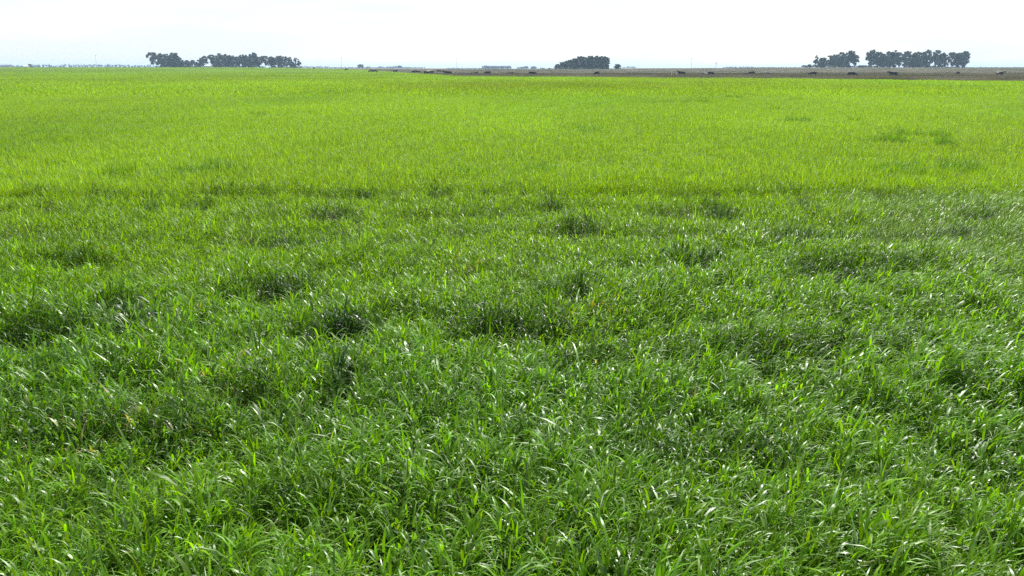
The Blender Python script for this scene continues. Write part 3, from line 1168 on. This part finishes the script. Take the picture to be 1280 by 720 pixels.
COWS = [
    (392.5, 640, 'standing', M_BLACK, 70, 'tiny dark cow under the open skyline, leftmost of the herd'),
    (433, 520, 'standing', M_BLACK, 40, 'small dark cow by the pole right of the left grove'),
    (463.5, 400, 'grazing', M_BLACK, 175, 'black cow grazing head to tail with another, left one'),
    (468.8, 405, 'grazing', M_BLACK, 10, 'black cow grazing head to tail with another, right one'),
    (494, 390, 'standing', M_BLACK, 50, 'lone black cow seen end-on left of the cream cow'),
    (517, 350, 'standing', M_BLACK, 60, 'black cow left in the pair before the cream cow'),
    (522.3, 350, 'grazing', M_BLACK, 20, 'black cow right in the pair before the cream cow'),
    (535.5, 335, 'standing', M_CREAM, 5, 'pale cream cow behind two dark cattle'),
    (532.8, 318, 'grazing', M_BLACK, 50, 'dark cow standing before the front half of the cream cow'),
    (538.5, 322, 'grazing', M_BROWN, 200, 'dark brown cow standing before the rear half of the cream cow'),
    (549, 400, 'grazing', M_BLACK, 0, 'small black cow between the cream cow and a big black pair'),
    (557.5, 305, 'standing', M_BLACK, 165, 'large black cow, left one of a pair left of the dry strip'),
    (562.5, 312, 'grazing', M_BLACK, 70, 'large black cow, right one of a pair left of the dry strip'),
    (593, 330, 'lying', M_BROWN, 0, 'faint dark brown cow lying at the left end of dry pasture'),
    (609.5, 300, 'grazing', M_BLACK, 178, 'black cow below the leftmost trees of the hazy row'),
    (636.5, 315, 'lying', M_BROWN, 10, 'faint brown cow lying below the rightmost tree of the hazy row'),
    (666, 265, 'grazing', M_BLACK, 5, 'black cow grazing left of the middle plantation'),
    (746, 270, 'grazing', M_BLACK, 120, 'black cow seen at an angle below the middle plantation'),
    (852, 262, 'standing', M_BLACK, 180, 'black cow broadside beside the pale fence posts'),
    (883, 270, 'lying', M_PATCH, 178, 'black and white cow lying left of a black cow'),
    (889, 262, 'grazing', M_BLACK, 30, 'black cow right of the white-patched lying cow'),
    (931, 280, 'lying', M_BLACK, 0, 'dark cow lying low, leftmost of the resting group'),
    (940, 285, 'grazing', M_BLACK, 185, 'dark cow grazing low, second in the resting group'),
    (951.5, 290, 'lying', M_BROWN, 60, 'dark brown cow lying, third in the resting group'),
    (964, 282, 'lying', M_BLACK, 175, 'dark cow lying, rightmost of the resting group'),
    (1016.5, 252, 'grazing', M_BLACK, 180, 'black cow grazing below the left foot of the right grove'),
    (1066, 232, 'grazing', M_BLACK, 0, 'black cow broadside below the first block of the right grove'),
    (1117, 225, 'standing', M_BLACK, 178, 'large black cow broadside below the forked open tree'),
    (1198, 275, 'grazing', M_BROWN, 80, 'small brown cow seen end-on below the rightmost trees'),
    (1251.5, 245, 'standing', M_PATCH, 3, 'black and white cow near the right edge of the photo'),
]
for c in COWS:
    cow(*c)


# ------------------------------------------------------------------ poles, windmill, posts, buildings
def utility_pole(px, top, dist, label):
    x, y, z = far(px, dist)
    h = (HORIZON - top) / FH * dist + CAM_H - z
    root = tag(empty('utility_pole', (x, y, z - .1)), label, 'utility pole', 'poles of the distant power line')
    MB().tube([(0, 0, 0), (0, 0, h)], [.17, .10], 8).build('post', M_CONCRETE, root, True)
    MB().box((0, -.16, h - .9), (2.4, .14, .16)).build('crossarm', M_CONCRETE, root)
    for dx in (-1.05, 0, 1.05):
        zz = h - .82 if dx else h
        MB().tube([(dx, -.16 if dx else 0, zz), (dx, -.16 if dx else 0, zz + .14), (dx, -.16 if dx else 0, zz + .28)],
                  [.05, .09, .04], 6).build('insulator', M_STEEL, root)


utility_pole(121, 69.0, 1000, 'tall thin pole rising from the wood at the far left')
utility_pole(427, 72.0, 1000, 'faint thin pole right of the left grove')
utility_pole(571, 72.5, 1000, 'faint thin pole above the cattle left of the hazy row')
utility_pole(864, 72.0, 1000, 'faint thin pole right of the middle plantation')

x, y, z = far(895, 1000)
wm = tag(empty('windmill', (x, y, z), R(20)), 'small farm windmill on the skyline left of the right grove', 'windmill')
tw = MB()
for sx in (-1, 1):
    for sy in (-1, 1):
        tw.tube([(sx * .8, sy * .8, 0), (sx * .12, sy * .12, 5.1)], [.05, .05], 4)
for zz in (1.3, 2.6, 3.9):
    k = .8 - .68 * zz / 5.1
    for a, b in (((-k, -k), (k, -k)), ((k, -k), (k, k)), ((k, k), (-k, k)), ((-k, k), (-k, -k))):
        tw.tube([(a[0], a[1], zz), (b[0], b[1], zz)], [.03, .03], 4)
tw.build('tower', M_STEEL, wm)
wh = MB()
for k in range(14):
    a = 2 * math.pi * k / 14
    ca, sa = math.cos(a), math.sin(a)
    cb, sb = math.cos(a + .3), math.sin(a + .3)
    wh.poly([(.3 * ca, -.40, 5.2 + .3 * sa), (1.0 * ca, -.44, 5.2 + 1.0 * sa), (1.0 * cb, -.34, 5.2 + 1.0 * sb), (.3 * cb, -.36, 5.2 + .3 * sb)], [(0, 1, 2, 3)])
wh.tube([(0, -.5, 5.2), (0, .1, 5.2)], [.12, .12], 8)
wh.build('wheel', M_STEEL, wm)
MB().box((0, .6, 5.2), (.05, 1.1, .05)).box((0, 1.35, 5.2), (.03, .6, .7)).build('tail_vane', M_STEEL, wm)

for px, lab in ((839.5, 'pale fence post left of the broadside black cow, farther one'), (845.8, 'pale fence post touching the broadside black cow, nearer one')):
    x, y, z = far(px, 214 if px < 842 else 210)
    po = MB().tube([(0, 0, -.2), (.01, 0, .7), (.03, 0, 1.45)], [.11, .10, .09], 8)
    o = po.build('fence_post', M_POST, None, True)
    o.location = (x, y, z)
    tag(o, lab, 'fence post', 'pale posts at the edge of the pasture')


def shed(name, px, dist, w, d, wall_h, roof_h, wall, roof, label, cat, group=None, rz=0.0, windows=True):
    x, y, z = far(px, dist)
    root = tag(empty(name, (x, y, z - .05), rz), label, cat, group)
    hw, hd = w / 2, d / 2
    wl = MB()
    wl.poly([(-hw, -hd, 0), (hw, -hd, 0), (hw, hd, 0), (-hw, hd, 0), (-hw, -hd, wall_h), (hw, -hd, wall_h), (hw, hd, wall_h), (-hw, hd, wall_h),
             (-hw, 0, wall_h + roof_h), (hw, 0, wall_h + roof_h)],
            [(0, 1, 5, 4), (2, 3, 7, 6), (1, 2, 6, 9, 5), (3, 0, 4, 8, 7)])
    wl.build('wall', wall, root)
    ov, th = .35, .12
    rf_ = MB()
    for s in (-1, 1):
        e = wall_h - roof_h * ov / hd
        a = [(-hw - ov, s * (hd + ov), e + .03), (hw + ov, s * (hd + ov), e + .03), (hw + ov, 0, wall_h + roof_h + .03), (-hw - ov, 0, wall_h + roof_h + .03)]
        b = [(p[0], p[1], p[2] + th) for p in a]
        rf_.poly(a + b, [(0, 1, 2, 3), (4, 5, 6, 7), (0, 1, 5, 4), (1, 2, 6, 5), (3, 0, 4, 7)])
    rf_.build('roof', roof, root)
    dw = min(1.0, w * .25)
    MB().box((w * .12, -hd - .02, 1.0), (dw, .08, 2.0)).build('door', M_DARK, root)
    if windows:
        for dx in (-.30, .36):
            fr = MB().box((w * dx, -hd - .02, 1.45), (1.0, .08, .9)).build('window', M_WHITE, root)
            MB().box((w * dx, -hd - .075, 1.45), (.84, .03, .74)).build('pane', M_DARK, fr)
    return root


shed('farm_shed', 8, 1400, 14.5, 8, 4.3, 1.4, M_WALL, M_ROOF, 'long grey shed with a low roof at the far left of the skyline', 'shed', windows=False)
shed('farmhouse', 33, 1300, 6.5, 5, 2.7, 1.3, M_WHITE, M_WHITE, 'small white farmhouse near the far left of the skyline', 'house')
tree(37.5, 6, 80.0, 1330, 'bush', 'small dark tree right beside the white farmhouse', None, 520)
shed('white_shed', 258, 780, 2.1, 2.4, 1.7, .45, M_WHITE, M_WHITE, 'small white shed before the left grove, left one of two', 'shed', 'two small white sheds', windows=False)
shed('white_shed', 261.8, 782, 1.9, 2.2, 1.6, .4, M_WHITE, M_WHITE, 'small white shed before the left grove, right one of two', 'shed', 'two small white sheds', windows=False)

# ------------------------------------------------------------------ air
hz = MB().box((0, 3100, 12.5), (13600, 7400, 27.0))
mh, th_, oh = new_mat('haze_air')
pv = th_.nodes.new('ShaderNodeVolumePrincipled')
pv.inputs['Color'].default_value = (0.56, 0.77, 1.0, 1)
pv.inputs['Density'].default_value = 0.00020
pv.inputs['Anisotropy'].default_value = 0.2
th_.links.new(pv.outputs['Volume'], oh.inputs['Volume'])
ho = hz.build('haze', mh)
tag(ho, kind='stuff')
